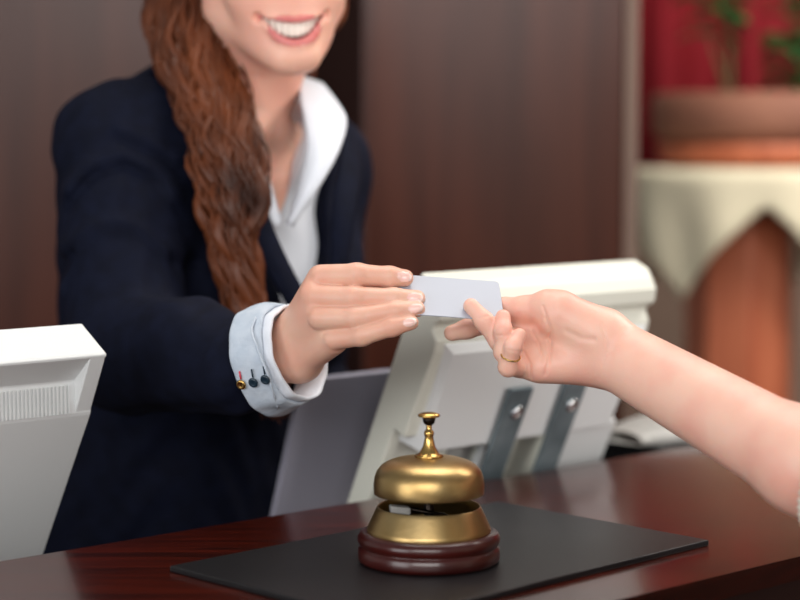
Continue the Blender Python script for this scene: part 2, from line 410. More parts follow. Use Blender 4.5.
cl = obj('tablecloth', v, f, M['linen']); s_ = cl.modifiers.new('th', 'SOLIDIFY'); s_.thickness = 0.003; s_.offset = 1
place(cl, (PC[0], 3.9, PZ)); tag(cl, 'cream square cloth with pointed corners hanging over the pedestal', 'tablecloth')
pt = thing('potted_plant', (PC[0] + .03, 3.9, PZ + 0.004), 'wide terracotta bowl planted with leafy green stems on the cream cloth', 'plant')
c0 = V(PC[0] + .035, 3.9, PZ + 0.004)
v, f = lathe_vf([(0.15, 0), (0.185, 0.003), (0.205, 0.03), (0.208, 0.045), (0.2, 0.047), (0.17, 0.02), (0.01, 0.012)], c0, 64)
obj('saucer', v, f, M['ped'], pt)['label'] = 'orange saucer under the bowl'
v, f = lathe_vf([(0.13, 0.014), (0.15, 0.016), (0.19, 0.045), (0.205, 0.06), (0.212, 0.066), (0.218, 0.075), (0.22, 0.145), (0.212, 0.15), (0.2, 0.145), (0.195, 0.11), (0.01, 0.11)], c0, 64)
obj('bowl', v, f, M['terracotta'], pt)
v, f = lathe_vf([(0.195, 0.113), (0.1, 0.13), (0.005, 0.135)], c0, 40); obj('soil', v, f, M['soil'], pt)
def leaf_vf(b, d, L, w, up):
    d = unit(d); sd = unit(np.cross(d, up)); n = 8; v = []; f = []
    for i in range(n):
        t = i / (n - 1); ww = w * math.sin(math.pi * min(1, t * 0.96 + 0.03)) ** 0.8; c = b + d * L * t - UP * L * 0.35 * t * t
        v += [c - sd * ww + up * ww * .25, c, c + sd * ww + up * ww * .25]
    for i in range(n - 1):
        a = i * 3; f += [(a, a + 1, a + 4, a + 3), (a + 1, a + 2, a + 5, a + 4)]
    return v, f
rs = random.Random(3); stems = []; leaves = []
for (bx, by, tx, ty, tz, st, nl) in ((-.06, -.02, -.15, -.05, .32, 5, 3), (-.05, .03, -.03, .05, .42, 9, 2), (-.065, .0, -.09, -.03, .24, 8, 3), (.03, -.07, .03, -.12, .13, 3, 4), (.08, -.06, .12, -.12, .16, 3, 4), (.06, 0, .05, -.02, .36, 6, 3), (.12, .02, .16, .0, .40, 4, 3), (.10, -.02, .12, -.06, .22, 4, 3)):
    a = c0 + V(bx, by, 0.125); b = c0 + V(tx, ty, 0.125 + tz); mid = (a + b) / 2 + V(rs.uniform(-.03, .03), 0, .02)
    path = catmull([a, mid, b], 14); stems.append(tube_vf(path, np.linspace(.005, .002, 14), 7))
    for i in range(st, 14):
        for q in range(nl):
            an = rs.uniform(0, 6.28); d = V(math.cos(an), math.sin(an), rs.uniform(.0, .6))
            leaves.append(leaf_vf(path[i], d, rs.uniform(.05, .09), rs.uniform(.014, .024), unit(V(-d[0] * .3, -d[1] * .3, 1))))
obj('stem', *merge(stems), M['stem'], pt); lv = obj('foliage', *merge(leaves), M['leaf'], pt)
lv.modifiers.new('th', 'SOLIDIFY').thickness = 0.001

# ------------------------------------------------------------------ monitors
AL = math.radians(25)
MU = N2 * math.sin(AL) + UP * math.cos(AL); MN = N2 * math.cos(AL) - UP * math.sin(AL)
# right-hand white monitor, seen from behind
T = P(421, 272, 1.76); H = 0.355; W = 0.302; O = T - MU * H     # O: screen-side bottom left
mo = thing('monitor', O * V(1, 1, 0) + UP * DESKZ, 'large cream monitor seen from behind, steel brackets, between the two hands and the counter', 'monitor')
prof = [(0.03, 0.0), (H, 0.0), (H, .020), (H - .006, .030), (H - .014, .040), (H - .028, .044), (H - .036, .037), (H - .041, .037), (H - .049, .046), (H - .06, .048), (H - .155, .046), (H - .155, .030), (0.03, .026)]
v, f = extrude_vf(prof, O, MU, MN, D2, W); obj('housing', v, f, M['cream'], mo, smooth=False, bevel=0.0025)
# raised rear cover with sloping left flank
a0, a1 = H - .168, H - .052
cv = [(a0, .030), (a0, .056), (a1 - .008, .054), (a1, .048), (a1, .03)]
c = len(cv); v = [O + MU * u + MN * q + D2 * (0.010 if q < .05 else 0.020) for u, q in cv] + [O + MU * u + MN * q + D2 * (W - .006 if q < .05 else W - .014) for u, q in cv]
f = [(i, (i + 1) % c, c + (i + 1) % c, c + i) for i in range(c)] + [tuple(range(c))[::-1], tuple(range(c, 2 * c))]
obj('rear_cover', v, f, M['white_pl'], mo, smooth=False, bevel=0.0015)
v, f = box_vf(O + MU * .03 + MN * .028 + D2 * .085, D2, MU, MN, .03, a0 - .035, .006); obj('lower_rib', v, f, M['pale_pl'], mo, smooth=False, bevel=.001)
v, f = box_vf(O + MU * .03 + MN * .026 + D2 * .225, D2, MU, MN, .09, a0 - .035, .016); obj('lower_cover', v, f, M['white_pl'], mo, smooth=False, bevel=.001)
v, f = box_vf(O + MU * .03 + MN * .026 + D2 * .125, D2, MU, MN, .022, a0 - .035, .012); obj('lower_rib', v, f, M['white_pl'], mo, smooth=False, bevel=.001)
v, f = box_vf(O + MU * .10 + MN * .028 + D2 * .055, D2, MU, MN, .012, .05, .022); obj('blue_clip', v, f, M['blue_pl'], mo, smooth=False, bevel=.001)['label'] = 'small blue clip'
v, f = box_vf(O + MU * .045 - MN * .002 + D2 * .015, D2, MU, MN, W - .03, H - .06, .003); obj('screen', v, f, M['screen'], mo, smooth=False)
for s in (0.107, 0.186):
    b0 = O + D2 * s + MN * .058
    v1 = box_vf(b0 + MU * (-.005), D2, MU, MN, 0.033, a0 + .070, .004); br = obj('bracket', *v1, M['steel'], mo, smooth=False, bevel=.001)
    pw = O + D2 * (s + .019) + MN * .062 + MU * (a0 + .038)
    v, f = lathe_vf([(.0075, 0), (.0075, .002), (.006, .0035), (.002, .004)], pw, 20, MN); obj('screw', v, f, M['chrome'], br)
# foot of the monitor on the desk
foot = O + D2 * (W / 2) + MN * .03
v, f = box_vf(V(foot[0], foot[1], DESKZ) - D2 * .12 - N2 * .07, D2, N2, UP, .22, .13, .014); obj('foot', v, f, M['cream'], mo, smooth=False, bevel=.004)
v, f = box_vf(V(foot[0], foot[1], DESKZ + .01) - D2 * .05 - N2 * .012, D2, N2, UP, .10, .03, max(.03, foot[2] - DESKZ + .04)); obj('neck', v, f, M['cream'], mo, smooth=False, bevel=.004)

# left white monitor
AL2 = math.radians(31); MU2 = N2 * math.sin(AL2) + UP * math.cos(AL2); MN2 = N2 * math.cos(AL2) - UP * math.sin(AL2)
T2 = P(82, 323, 1.62); H2 = 0.33; W2 = 0.34; O2 = T2 - MU2 * H2 - D2 * W2
m2 = thing('monitor', O2 * V(1, 1, 0) + D2 * W2 / 2 + UP * DESKZ, 'white monitor with a vented ledge at the left edge of the photo', 'monitor')
prof = [(0.02, 0.0), (H2, 0.0), (H2, .044), (H2 - .002, .046), (H2 - .034, .035), (H2 - .058, .050), (H2 - .061, .0505), (0.02, .0505)]
tri = [(H2 - .0022, .0455), (H2 - .034, .034), (H2 - .058, .0495)]
v, f = merge([extrude_vf(prof, O2, MU2, MN2, D2, W2), extrude_vf(tri, O2 + D2 * (W2 - .0165), MU2, MN2, D2, .0160)])
obj('housing', v, f, M['white_pl'], m2, smooth=False, bevel=0.001, seg=1)
sl = unit(MU2 * -.024 + MN2 * .015); so = unit(np.cross(D2, sl));  so = so if so @ MU2 > 0 else -so; sv = []
for i in range(78):
    sv.append(box_vf(O2 + MU2 * (H2 - .037) + MN2 * .0372 + D2 * (W2 - .022 - i * .0038), -D2, sl, so, .0018, .024, .0016))
obj('vent_slats', *merge(sv), M['white_pl'], m2, smooth=False)
v, f = box_vf(O2 + MU2 * .035 - MN2 * .002 + D2 * .015, D2, MU2, MN2, W2 - .03, H2 - .05, .003); obj('screen', v, f, M['screen'], m2, smooth=False)
foot = O2 + D2 * (W2 / 2) + MN2 * .03
v, f = box_vf(V(foot[0], foot[1], DESKZ) - D2 * .12 - N2 * .07, D2, N2, UP, .22, .12, .014); obj('foot', v, f, M['white_pl'], m2, smooth=False, bevel=.004)
v, f = box_vf(V(foot[0], foot[1], DESKZ + .01) - D2 * .05 - N2 * .012, D2, N2, UP, .10, .03, max(.03, foot[2] - DESKZ + .05)); obj('neck', v, f, M['white_pl'], m2, smooth=False, bevel=.004)

# grey flat panel leaning behind
AL3 = math.radians(18); U3 = N2 * math.sin(AL3) + UP * math.cos(AL3); N3 = N2 * math.cos(AL3) - UP * math.sin(AL3)
T3 = P(298, 378, 1.845); H3 = .215; O3 = T3 - U3 * H3
g3 = thing('display_panel', V(O3[0], O3[1], DESKZ), 'smooth dark grey flat panel leaning behind the cream monitor, below the cuff', 'display')
pr = []
cor = .028
for cx_, cy_, a_0 in ((.15 - .01, .01, -90), (.15 - .01, H3 - .01, 0), (cor, H3 - cor, 90), (.01, .01, 180)):
    rr = cor if a_0 == 90 else .01
    for q in range(7): an = math.radians(a_0 + q * 15); pr.append((cx_ + rr * math.cos(an), cy_ + rr * math.sin(an)))
v, f = extrude_vf([(a, b) for a, b in pr], O3, D2, U3, N3, .007); obj('casing', v, f, M['grey_pl'], g3, smooth=False, bevel=.001)
v, f = box_vf(V(O3[0], O3[1], DESKZ) + D2 * .03 - N2 * .04, D2, N2, UP, .10, .1, .01); obj('foot', v, f, M['grey_pl'], g3, smooth=False, bevel=.003)
v, f = box_vf(V(O3[0], O3[1], DESKZ) + D2 * .05 - N2 * .004, D2, N2, UP, .06, .012, O3[2] - DESKZ + .03); obj('neck', v, f, M['grey_pl'], g3, smooth=False, bevel=.002)

# rounded pale device with a black base, at the right behind the counter
dc = P(655, 427, 2.18)
dv = thing('desk_device', (dc[0], dc[1], DESKZ), 'rounded pale grey device with a black base behind the counter under the forearm', 'device')
prof = [(.0, 0), (.0, .13), (.02, .138), (.05, .136), (.085, .12), (.1, .1), (.1, 0)]
o_ = V(dc[0], dc[1], DESKZ) - D2 * .09 + N2 * 0.03
topz = dc[2] + .022 - DESKZ
v, f = [], []
for i in range(17):
    s = i / 16; hw = math.sin(math.pi * (0.06 + .88 * s)) ** .4
    for q in range(17):
        a = math.pi * q / 16; v.append(o_ + D2 * .2 * s + N2 * (.055 * math.cos(a) * hw) + UP * (topz - .028 + .026 * hw * math.sin(a) ** .6))
for i in range(16):
    for q in range(16): a = i * 17 + q; f.append((a, a + 1, a + 18, a + 17))
f.append(tuple(range(17))); f.append(tuple(range(16 * 17, 17 * 17))[::-1])
for i in range(16): f.append((i * 17, (i + 1) * 17, (i + 1) * 17 + 16, i * 17 + 16))
obj('cover', v, f, M['pale_pl'], dv)
v, f = box_vf(o_ - N2 * .048 + D2 * .01, D2, N2, UP, .18, .096, topz - .027); obj('base', v, f, M['black_pl'], dv, smooth=False, bevel=.006)

# ------------------------------------------------------------------ counter mat and bell
A = V(-.180, 1.452, 1.05); ma = unit(V(.712, .70, 0)); mb = unit(V(.70, -.712, 0))
v, f = box_vf(A, ma, mb, UP, .379, .238, .005)
mt = obj('desk_pad', v, f, M['mat'], None, smooth=False, bevel=.0012)
place(mt, A); tag(mt, 'flat black rectangular pad lying on the mahogany counter under the bell', 'desk pad')
BC = V(.0228, 1.470, 1.0552)
_lv = lathe_vf
def lathe_vf(prof, c, *a, **k): return _lv([(r * .968, z * (.985)) for r, z in prof], c, *a, **k)
bell = thing('service_bell', BC, 'brass service bell on a round rosewood base standing on the black pad', 'bell')
v, f = lathe_vf([(.002, 0), (.0555, 0), (.0575, .0015), (.058, .004), (.0578, .010), (.0565, .0118), (.0553, .0125), (.0565, .0135), (.0582, .0165), (.0583, .0195), (.0565, .0228), (.0535, .0242), (.049, .0246), (.002, .0246)], BC, 96)
obj('wooden_base', v, f, M['rosewood'], bell)['label'] = 'polished dark red wooden base'
v, f = lathe_vf([(.0505, .0240), (.0508, .0255), (.0500, .0275), (.0465, .035), (.0437, .0410), (.0423, .0438), (.0418, .0444), (.0412, .0441), (.0408, .0425), (.0425, .038), (.045, .030), (.046, .0262), (.0, .0262)], BC, 96, cap=False)
obj('brass_ring', v, f, M['brass'], bell)
v, f = lathe_vf([(.0, .0262), (.0405, .0262), (.0405, .0275), (0, .0275)], BC, 48, cap=False); obj('striker_plate', v, f, M['black_pl'], bell)
dome = [(r, z - .0028) for r, z in [(.0438, .0572), (.0446, .0572), (.0449, .0580), (.0451, .064), (.0445, .070), (.0425, .0755), (.039, .0795), (.034, .0825), (.027, .0848), (.018, .0862), (.010, .0868), (.0, .0870)]]
inner = [(r - .0012, z - .0012) for r, z in dome[3:-1]][::-1] + [(.0434, .0548)]
v, f = lathe_vf([(.0, .0830)] + inner + dome, BC, 96, cap=False); obj('dome', v, f, M['brass'], bell)
v, f = lathe_vf([(.004, .0272), (.004, .086), (.0, .086)], BC, 16, cap=False); po = obj('post', v, f, M['dark_metal'], bell)
v, f = lathe_vf([(.0115, .0838), (.0118, .0848), (.011, .0858), (.0085, .0864), (.0075, .0880), (.0052, .0920), (.0038, .0975), (.0033, .1), (.0040, .1015), (.0042, .103), (.0036, .1048), (.0025, .1056), (.0022, .1085), (.0026, .110)], BC, 32)
obj('finial', v, f, M['brass_bright'], bell)
v, f = lathe_vf([(.0022, .109), (.0045, .111), (.0052, .1135), (.0052, .1160)], BC, 24); obj('plunger_cup', v, f, M['dark_metal'], bell)
v, f = lathe_vf([(.004, .1158), (.0085, .1162), (.0093, .1172), (.0085, .1184), (.005, .1195), (.0, .1199)], BC, 32, cap=False); obj('push_button', v, f, M['brass_bright'], bell)
v, f = box_vf(BC + V(-.030, -.014, .040), unit(V(1, .15, -.12)), unit(V(-.15, 1, 0)), UP, .016, .01, .006); obj('hammer', v, f, M['pale_pl'], bell, smooth=False, bevel=.0012)
v, f = tube_vf([BC + V(-.02, -.01, .028), BC + V(-.022, -.01, .041)], [.002, .002], 8, side=V(1, 0, 0)); obj('hammer_arm', v, f, M['dark_metal'], bell)
v, f = tube_vf([BC + V(-.016, -.009, .043), BC + V(.012, .0, .036), BC + V(.02, .01, .03)], [.0018] * 3, 8, side=V(0, 0, 1)); obj('lever', v, f, M['dark_metal'], bell)

lathe_vf = _lv

# ------------------------------------------------------------------ key card held between the hands
ct0 = P(455, 298, 1.552)
cw = unit(V(.0830, .010, -.0066)); chh = V(-.008, .040, .0295); chh = unit(chh - cw * (chh @ cw)); cn = np.cross(cw, chh)
if cn[1] > 0: cn = -cn
Wc, Hc, Rc = .0856, .0500, .0035
pr = []
for cx_, cy_, a_0 in ((Wc / 2 - Rc, -Hc / 2 + Rc, -90), (Wc / 2 - Rc, Hc / 2 - Rc, 0), (-Wc / 2 + Rc, Hc / 2 - Rc, 90), (-Wc / 2 + Rc, -Hc / 2 + Rc, 180)):
    for q in range(7): an = math.radians(a_0 + q * 15); pr.append((cx_ + Rc * math.cos(an), cy_ + Rc * math.sin(an)))
CC = P(404, 279, 1.56) * 0 + P(450.5, 297.5, 1.552)
v, f = extrude_vf(pr, CC - cn * .0005, cw, chh, cn, .0010)
cd = obj('key_card', v, f, M['card'], None, smooth=False, bevel=.0002, seg=1)
place(cd, CC); tag(cd, 'blank pale lilac plastic card held between the fingertips of both hands', 'card')
def card_y(px, py):                     # depth of the card plane behind a point of the picture
    r = ray(px, py); t = ((CC - CAM) @ cn) / (r @ cn); return (CAM + r * t)[1]

# ------------------------------------------------------------------ receptionist
WB = V(-.25, 2.06, 0)
def q(px, py, Y, r): return (P(px, py, Y), r)
# right hand
Hd = Field(P(240, 400, 1.66) * V(1, 0, 1) + V(-.0, 1.50, 0), P(440, 250, 1.5) * V(1, 0, 1) + V(0.01, 1.70, 0.01), .0010)
wt, wm, wb = P(292, 336, 1.603), P(294, 348, 1.602), P(300, 360, 1.596)
MC = dict(i=(P(321, 277, 1.560), .0098), m=(P(315, 296, 1.552), .0100), r=(P(319, 317, 1.546), .0096), p=(P(333, 337, 1.545), .0088))
Hd.chain([(P(200, 378, 1.685), .036), (P(262, 358, 1.622), .0285)], .004)
Hd.cap(P(262, 350, 1.626), wt, .020, .0142, .012); Hd.cap(P(262, 364, 1.622), wb, .020, .0150, .012); Hd.cap(wt, wb, .0165, .0165, .012)
Hd.cap(wt, MC['i'][0] + V(-.001, .006, -.001), .0140, .0108, .010); Hd.cap(wm, MC['m'][0] + V(-.002, .003, 0), .0150, .0112, .012)
Hd.cap(wm, MC['r'][0] + V(0, .003, 0), .0150, .0112, .012); Hd.cap(wb, MC['p'][0] + V(0, .004, -.003), .0150, .0125, .012)
# palm body behind the knuckles
Hd.cap(P(305, 330, 1.594), P(340, 300, 1.578), .016, .012, .014); Hd.cap(P(305, 345, 1.59), P(345, 325, 1.566), .014, .010, .012)
fing = [
 [q(322, 277, 1.560, .0104), q(357, 275, 1.550, .0095), q(390, 277, 1.551, .0085), q(405, 278, 1.554, .0071)],
 [q(316, 297, 1.551, .0104), q(354, 298, 1.539, .0095), q(394, 298.5, 1.540, .0084), q(417, 298.5, 1.5435, .0070)],
 [q(320, 318, 1.543, .0099), q(356, 318, 1.531, .0090), q(396, 311.5, 1.531, .0080), q(417, 309, 1.5335, .0067)],
 [q(334, 339, 1.541, .0092), q(362, 335.5, 1.528, .0082), q(393, 327, 1.524, .0073), q(411, 322.5, 1.5245, .0062)]]
for fg in fing: Hd.chain(fg, .0018, .004)
# web filling between proximal segments
Hd.cap(P(322, 287, 1.566), P(334, 328, 1.550), .008, .008, .006)
# thumb, under the card
Hd.chain([(P(303, 330, 1.60), .016), (P(338, 318, 1.588), .0125), (P(374, 306, 1.574), .0098), (P(402, 300, 1.5665), .0080)], .010)
# knuckle bulges and wrinkles
for (px, py) in ((356, 274), (354, 298), (355, 318), (362, 335)):
    for dx in (-2.5, 0, 2.5):
        groove(Hd, [P(px + dx, py - 5, 1.54), P(px + dx * 1.5, py + 5, 1.54)], .0007, .00022, 1.56)
for (px, py) in ((391, 276), (396, 298), (397, 311), (394, 327)):
    for dx in (-1.5, 1.5): groove(Hd, [P(px + dx, py - 4, 1.54), P(px + dx, py + 4, 1.54)], .0006, .0002, 1.56)
NR = []
def nail(F, c, along, out, ln, wd, fdist):
    along = unit(along); out = unit(out - along * (out @ along)); sd = np.cross(along, out)
    NR.append((c, along, sd, out, ln, wd))
    F.ell(c, (along, sd, out), (ln, wd, fdist), .0004)
def nails_for(F, specs):
    for (px, py, Y, dx, dy, ln, wd, rad, dep) in specs:
        c = P(px, py, Y); al = P(px + dx, py + dy, Y) - c; vw = unit(CAM - c)
        nail(F, c + vw * (rad - .0014), al, vw + V(0, 0, .25), ln, wd, .0022)
n0 = len(NR)
nails_for(Hd, [(404.5, 277, 1.554, 10, 1, .0066, .0045, .0077, 0), (415.5, 298, 1.5432, 10, .5, .0066, .0047, .0076, 0), (416, 308.5, 1.533, 10, -2, .0062, .0040, .0071, 0), (410, 322.5, 1.5246, 10, -2, .0056, .0037, .0065, 0)])
hv, hf = Hd.mesh()
def nail_index(cent, nails, base, ni):
    idx = base.copy()
    for c, al, sd, out, ln, wd in nails:
        r = cent - c; a = r @ al; b = r @ sd; o = r @ out
        m = ((a / ln) ** 2 + (b / wd) ** 2 < 1.0) & (o > -.0012) & (o < .004)
        idx[m] = ni; idx[m & (a > ln * .62)] = ni + 1
    return idx

# head, neck and chest
FW = unit(V(.29, -.955, -.06)); RT = unit(np.cross(FW, UP)) * -1
if RT[0] < 0: RT = -RT
RT = unit(RT + UP * .06); RT = unit(RT - FW * (RT @ FW)); HU = np.cross(FW, RT); HU = HU if HU[2] > 0 else -HU
ML = P(296, 26, 1.85)                                    # middle of the smile
HO = ML - FW * .0905 + HU * .076
def L(r, f, u): return HO + RT * r + FW * f + HU * u
HA = (RT, FW, HU)
TO = V(-.190, 2.00, 1.375)                               # torso frame: between the shoulder joints
TL = V(.70, .714, 0); TF = V(.714, -.70, 0); TU = unit(UP + TF * .16)
def TT(l, f, u): return TO + TL * l + TF * f + TU * u
TA = (TL, unit(np.cross(TU, TL)) * (1 if np.cross(TU, TL) @ TF > 0 else -1), TU)
Fc = Field(HO + V(-.13, -.15, -.30), HO + V(.16, .16, .14), .0015)
Fc.ell(L(0, -.012, .040), HA, (.073, .094, .083))
Fc.ell(L(0, .028, -.010), HA, (.064, .064, .088), .02)
for s in (-1, 1):
    Fc.cap(L(s * .050, .004, -.060), L(s * .013, .074, -.1065), .017, .0145, .024)
    Fc.cap(L(s * .048, .004, -.05), L(s * .054, .02, -.01), .02, .022, .02)
    Fc.ell(L(s * .037, .060, -.042), (unit(RT * 1 + FW * -.5 * s), unit(FW + RT * .5 * s), HU), (.024, .018, .025), .016)   # smiling cheeks
    Fc.ell(L(s * .031, .092, .016), HA, (.016, .014, .011), .012, sub=True)
    Fc.cap(L(s * .012, .086, .030), L(s * .045, .074, .032), .006, .006, .012)
Fc.ell(L(0, .078, -.104), HA, (.0165, .0150, .0135), .014)
Fc.ell(L(0, .052, -.072), HA, (.043, .036, .040), .018)
Fc.cap(L(0, .084, .022), L(0, .106, -.022), .0055, .0072, .010); Fc.cap(L(0, .102, -.026), L(0, .105, -.022), .0088, .0085, .006)
for s in (-1, 1):
    Fc.chain([(L(s * .017, .0805, .0125), .0022), (L(s * .024, .0850, .0175), .0030), (L(s * .032, .0860, .0190), .0032), (L(s * .041, .0810, .0165), .0028), (L(s * .046, .0750, .0115), .0022)], .004)
    Fc.chain([(L(s * .017, .0805, .0100), .0020), (L(s * .025, .0845, .0058), .0026), (L(s * .034, .0840, .0052), .0026), (L(s * .046, .0750, .0105), .0020)], .004)
for s in (-1, 1):
    Fc.ell(L(s * .0110, .093, -.030), HA, (.0062, .0085, .0060), .005)
    Fc.ell(L(s * .0065, .100, -.037), HA, (.0035, .005, .003), .002, sub=True)
    # smile folds
    Fc.chain([(L(s * .019, .098, -.034), .0022), (L(s * .031, .090, -.050), .0022), (L(s * .037, .083, -.064), .0022)], .007) if False else None
def upU(r): return -.0728 + .0075 * (r / .031) ** 2
def loU(r): return -.0890 + .0225 * (r / .031) ** 2
def fs(r): return .0900 - .0150 * (abs(r) / .031) ** 2
for s in (-1, 1):
    Fc.ell(L(s * .0335, .0755, -.066), HA, (.0035, .004, .0035), .006, sub=True)
R_ = np.linspace(-.031, .031, 11)
def lipr(r, a, b): return b + (a - b) * (1 - (abs(r) / .031) ** 2)
up = [(L(r, fs(r) - .0012, upU(r) + .0026 + (-.0008 if abs(r) < .004 else 0)), lipr(r, .0040, .0018)) for r in R_]
lo = [(L(r, fs(r) - .0010, loU(r) - .0052 * (1 - (r / .031) ** 2)), lipr(r, .0066, .0020)) for r in R_]
Fc.chain(up, .0035, .003); Fc.chain(lo, .0035, .003)
def mouth(X, Y, Z):
    x, y, z = X - HO[0], Y - HO[1], Z - HO[2]
    r = x * RT[0] + y * RT[1] + z * RT[2]; f_ = x * FW[0] + y * FW[1] + z * FW[2]; u = x * HU[0] + y * HU[1] + z * HU[2]
    a = np.maximum(u - (-.0728 + .0075 * (r / .031) ** 2), (-.0890 + .0225 * (r / .031) ** 2) - u)
    return np.maximum(a, (.0900 - .0150 * (r / .031) ** 2) - .015 - f_)
Fc.add(mouth, L(0, .09, -.08) - .05, L(0, .09, -.08) + .05, .0015, sub=True)
for s in (-1, 1):                                         # ears
    Fc.ell(L(s * .072, -.006, -.004), (unit(RT + FW * .4 * s), FW, HU), (.006, .016, .029), .006)
    Fc.ell(L(s * .079, -.001, .002), HA, (.004, .009, .016), .003, sub=True)
    Fc.ell(L(s * .071, .002, -.033), HA, (.0055, .007, .0085), .004)
# neck and chest
Fc.cap(L(0, -.012, -.055), TT(0, .020, .055), .050, .052, .03)
for s in (-1, 1): Fc.cap(L(s * .045, -.02, -.045), TT(s * .012, .062, .030), .012, .009, .03)
for s in (-1, 1): Fc.cap(TT(s * .018, .070, .018), TT(s * .10, .03, .015), .010, .012, .02)
Fc.ell(TT(0, .0, -.08), TA, (.135, .098, .13), .03)
fv, ff = Fc.mesh()
ce = fv[ff].mean(1); ix = np.zeros(len(ff), int)
def near_chain(ce, ch, extra):
    d = np.full(len(ce), 9.0)
    for (a, ra), (b, rb) in zip(ch[:-1], ch[1:]):
        e = b - a; t = np.clip(((ce - a) @ e) / (e @ e), 0, 1); d = np.minimum(d, np.linalg.norm(ce - a - t[:, None] * e, axis=1) - (ra + t * (rb - ra)))
    return d < extra
inside = ((ce - HO) @ FW < .0900 - .015 * (((ce - HO) @ RT) / .031) ** 2 - .0062) & near_chain(ce, up + lo[::-1], .010) & (np.abs((ce - HO) @ RT) < .031)
ix[near_chain(ce, up, .0009) | near_chain(ce, lo, .0009)] = 1; ix[inside] = 2
hc = hv[hf].mean(1); hix = nail_index(hc, NR[n0:], np.full(len(hf), 3), 4)
body = fast_obj('person', [(fv, ff), (hv, hf)], [M['skin_face'], M['lips'], M['gum'], M['skin'], M['nail'], M['nail_tip']], idx=np.concatenate([ix, hix]))
place(body, WB); tag(body, 'smiling receptionist with long auburn hair, navy blazer and white shirt, handing over the card', 'person')
# eyes and teeth
for s in (-1, 1):
    v, f = lathe_vf([(math.sin(a) * .0118, -math.cos(a) * .0118) for a in np.linspace(0.02, math.pi - .02, 14)], L(s * .031, .0755, .012), 20, FW)
    e = obj('eye', v, f, M['eye'], body)
    v, f = lathe_vf([(.0058, .0100), (.0056, .0112), (.003, .0119), (.0005, .0121)], L(s * .031, .0755, .012), 20, FW); obj('iris', v, f, M['iris'], e)
    v, f = tube_vf(catmull([L(s * .018, .0835, .0140), L(s * .031, .0905, .0170), L(s * .045, .080, .0135)], 9), [.0009] * 9, 6); obj('eyelashes', v, f, M['hair_dark'], e)
    v, f = tube_vf(catmull([L(s * .014, .094, .030), L(s * .030, .0905, .0365), L(s * .050, .074, .031)], 10), np.linspace(.0026, .001, 10), 6); obj('eyebrow', v, f, M['hair'], body)
tp = []
for k in range(-5, 5):
    r = (k + .5) * .0056; w = .00285; ff_ = fs(r) - .0080; tang = unit(RT - FW * (.030 * r / .031 ** 2)); nn = np.cross(tang, HU); nn = nn if nn @ FW > 0 else -nn
    topu = upU(r) + .002; botu = loU(r) + .0006 + .0022 * max(0, 1 - (r / .018) ** 2)
    v, f = [], []
    hgt = (topu - botu) / 2 + .0005
    cc = L(r, ff_, (topu + botu) / 2)
    for i in range(9):
        th_ = math.pi * i / 8
        for j in range(12):
            p_ = 2 * math.pi * j / 12; x_, y_, z_ = math.sin(th_) * math.cos(p_), math.sin(th_) * math.sin(p_), math.cos(th_)
            sg = lambda t: math.copysign(abs(t) ** .36, t)
            v.append(cc + tang * w * sg(x_) + nn * .0022 * sg(y_) + HU * hgt * sg(z_))
    for i in range(8):
        for j in range(12): f.append((i * 12 + j, (i + 1) * 12 + j, (i + 1) * 12 + (j + 1) % 12, i * 12 + (j + 1) % 12))
    tp.append((v, f))
obj('teeth', *merge(tp), M['teeth'], body)

# clothes: arm joints
SH = P(121, 146, 1.93); EL = P(128, 352, 1.775); C1 = P(288, 354, 1.605); C0 = P(263, 361, 1.6185)
ca = unit(C1 - C0)
def torso(F, off, k=.03):
    F.ell(TT(0, -.005, -.10), TA, (.155 + off, .100 + off, .17 + off), k)
    F.cap(TT(-.10, .0, -.018), TT(.10, 0, -.018), .052 + off, .052 + off, .05)
    F.cap(TT(-.02, -.01, -.0), TT(.02, -.01, 0), .075 + off, .075 + off, .04)
    for s in (-1, 1): F.ell(TT(s * .070, .062, -.155), TA, (.062 + off, .052 + off, .062 + off), .05)
    F.ell(TT(0, -.02, -.28), TA, (.135 + off, .098 + off, .16 + off), .06)
    F.ell(TT(0, -.05, -.46), TA, (.165 + off, .120 + off, .17 + off), .08)
# shirt
S = Field(V(-.45, 1.72, .95), V(.08, 2.28, 1.50), .003)
torso(S, .006)
S.cap(L(0, -.02, -.10), TT(0, .012, .040), .058, .064, .02)
def vee(b, tp_, wt_, skew=0.0):
    def fn(X, Y, Z):
        x, y, z = X - TO[0], Y - TO[1], Z - TO[2]
        l = x * TL[0] + y * TL[1] + z * TL[2]; f_ = x * TF[0] + y * TF[1] + z * TF[2]; u = x * TU[0] + y * TU[1] + z * TU[2]
        w = wt_ * np.clip((u - b) / (tp_ - b), 0, 1.6); c = skew * (u - tp_)
        return np.maximum(np.maximum(np.abs(l - c) - w, b - u), .0 - f_)
    return fn
S.add(vee(-.085, .05, .068, .12), V(-.5, 1.6, .9), V(.2, 2.3, 1.6), .004, sub=True)
S.add(lambda X, Y, Z: -( (Z - 1.475) * -1 ) + 0 * X + 0 * Y if False else (1.462 - Z) + 0 * X + 0 * Y, V(-.5, 1.6, 1.44), V(.2, 2.4, 1.6), .002, sub=True)
q_ = S.sl(V(-.5, 1.6, .9), V(.2, 2.4, 1.6)); X, Y, Z = S.grid(q_)
S.D[q_] += (.0012 * np.sin(X * 90 + 40 * Z) * np.sin(Z * 70 - 30 * Y + 1)).astype(np.float32)
shirt = fast_obj('shirt', [S.mesh()], M['white_cotton'], body)
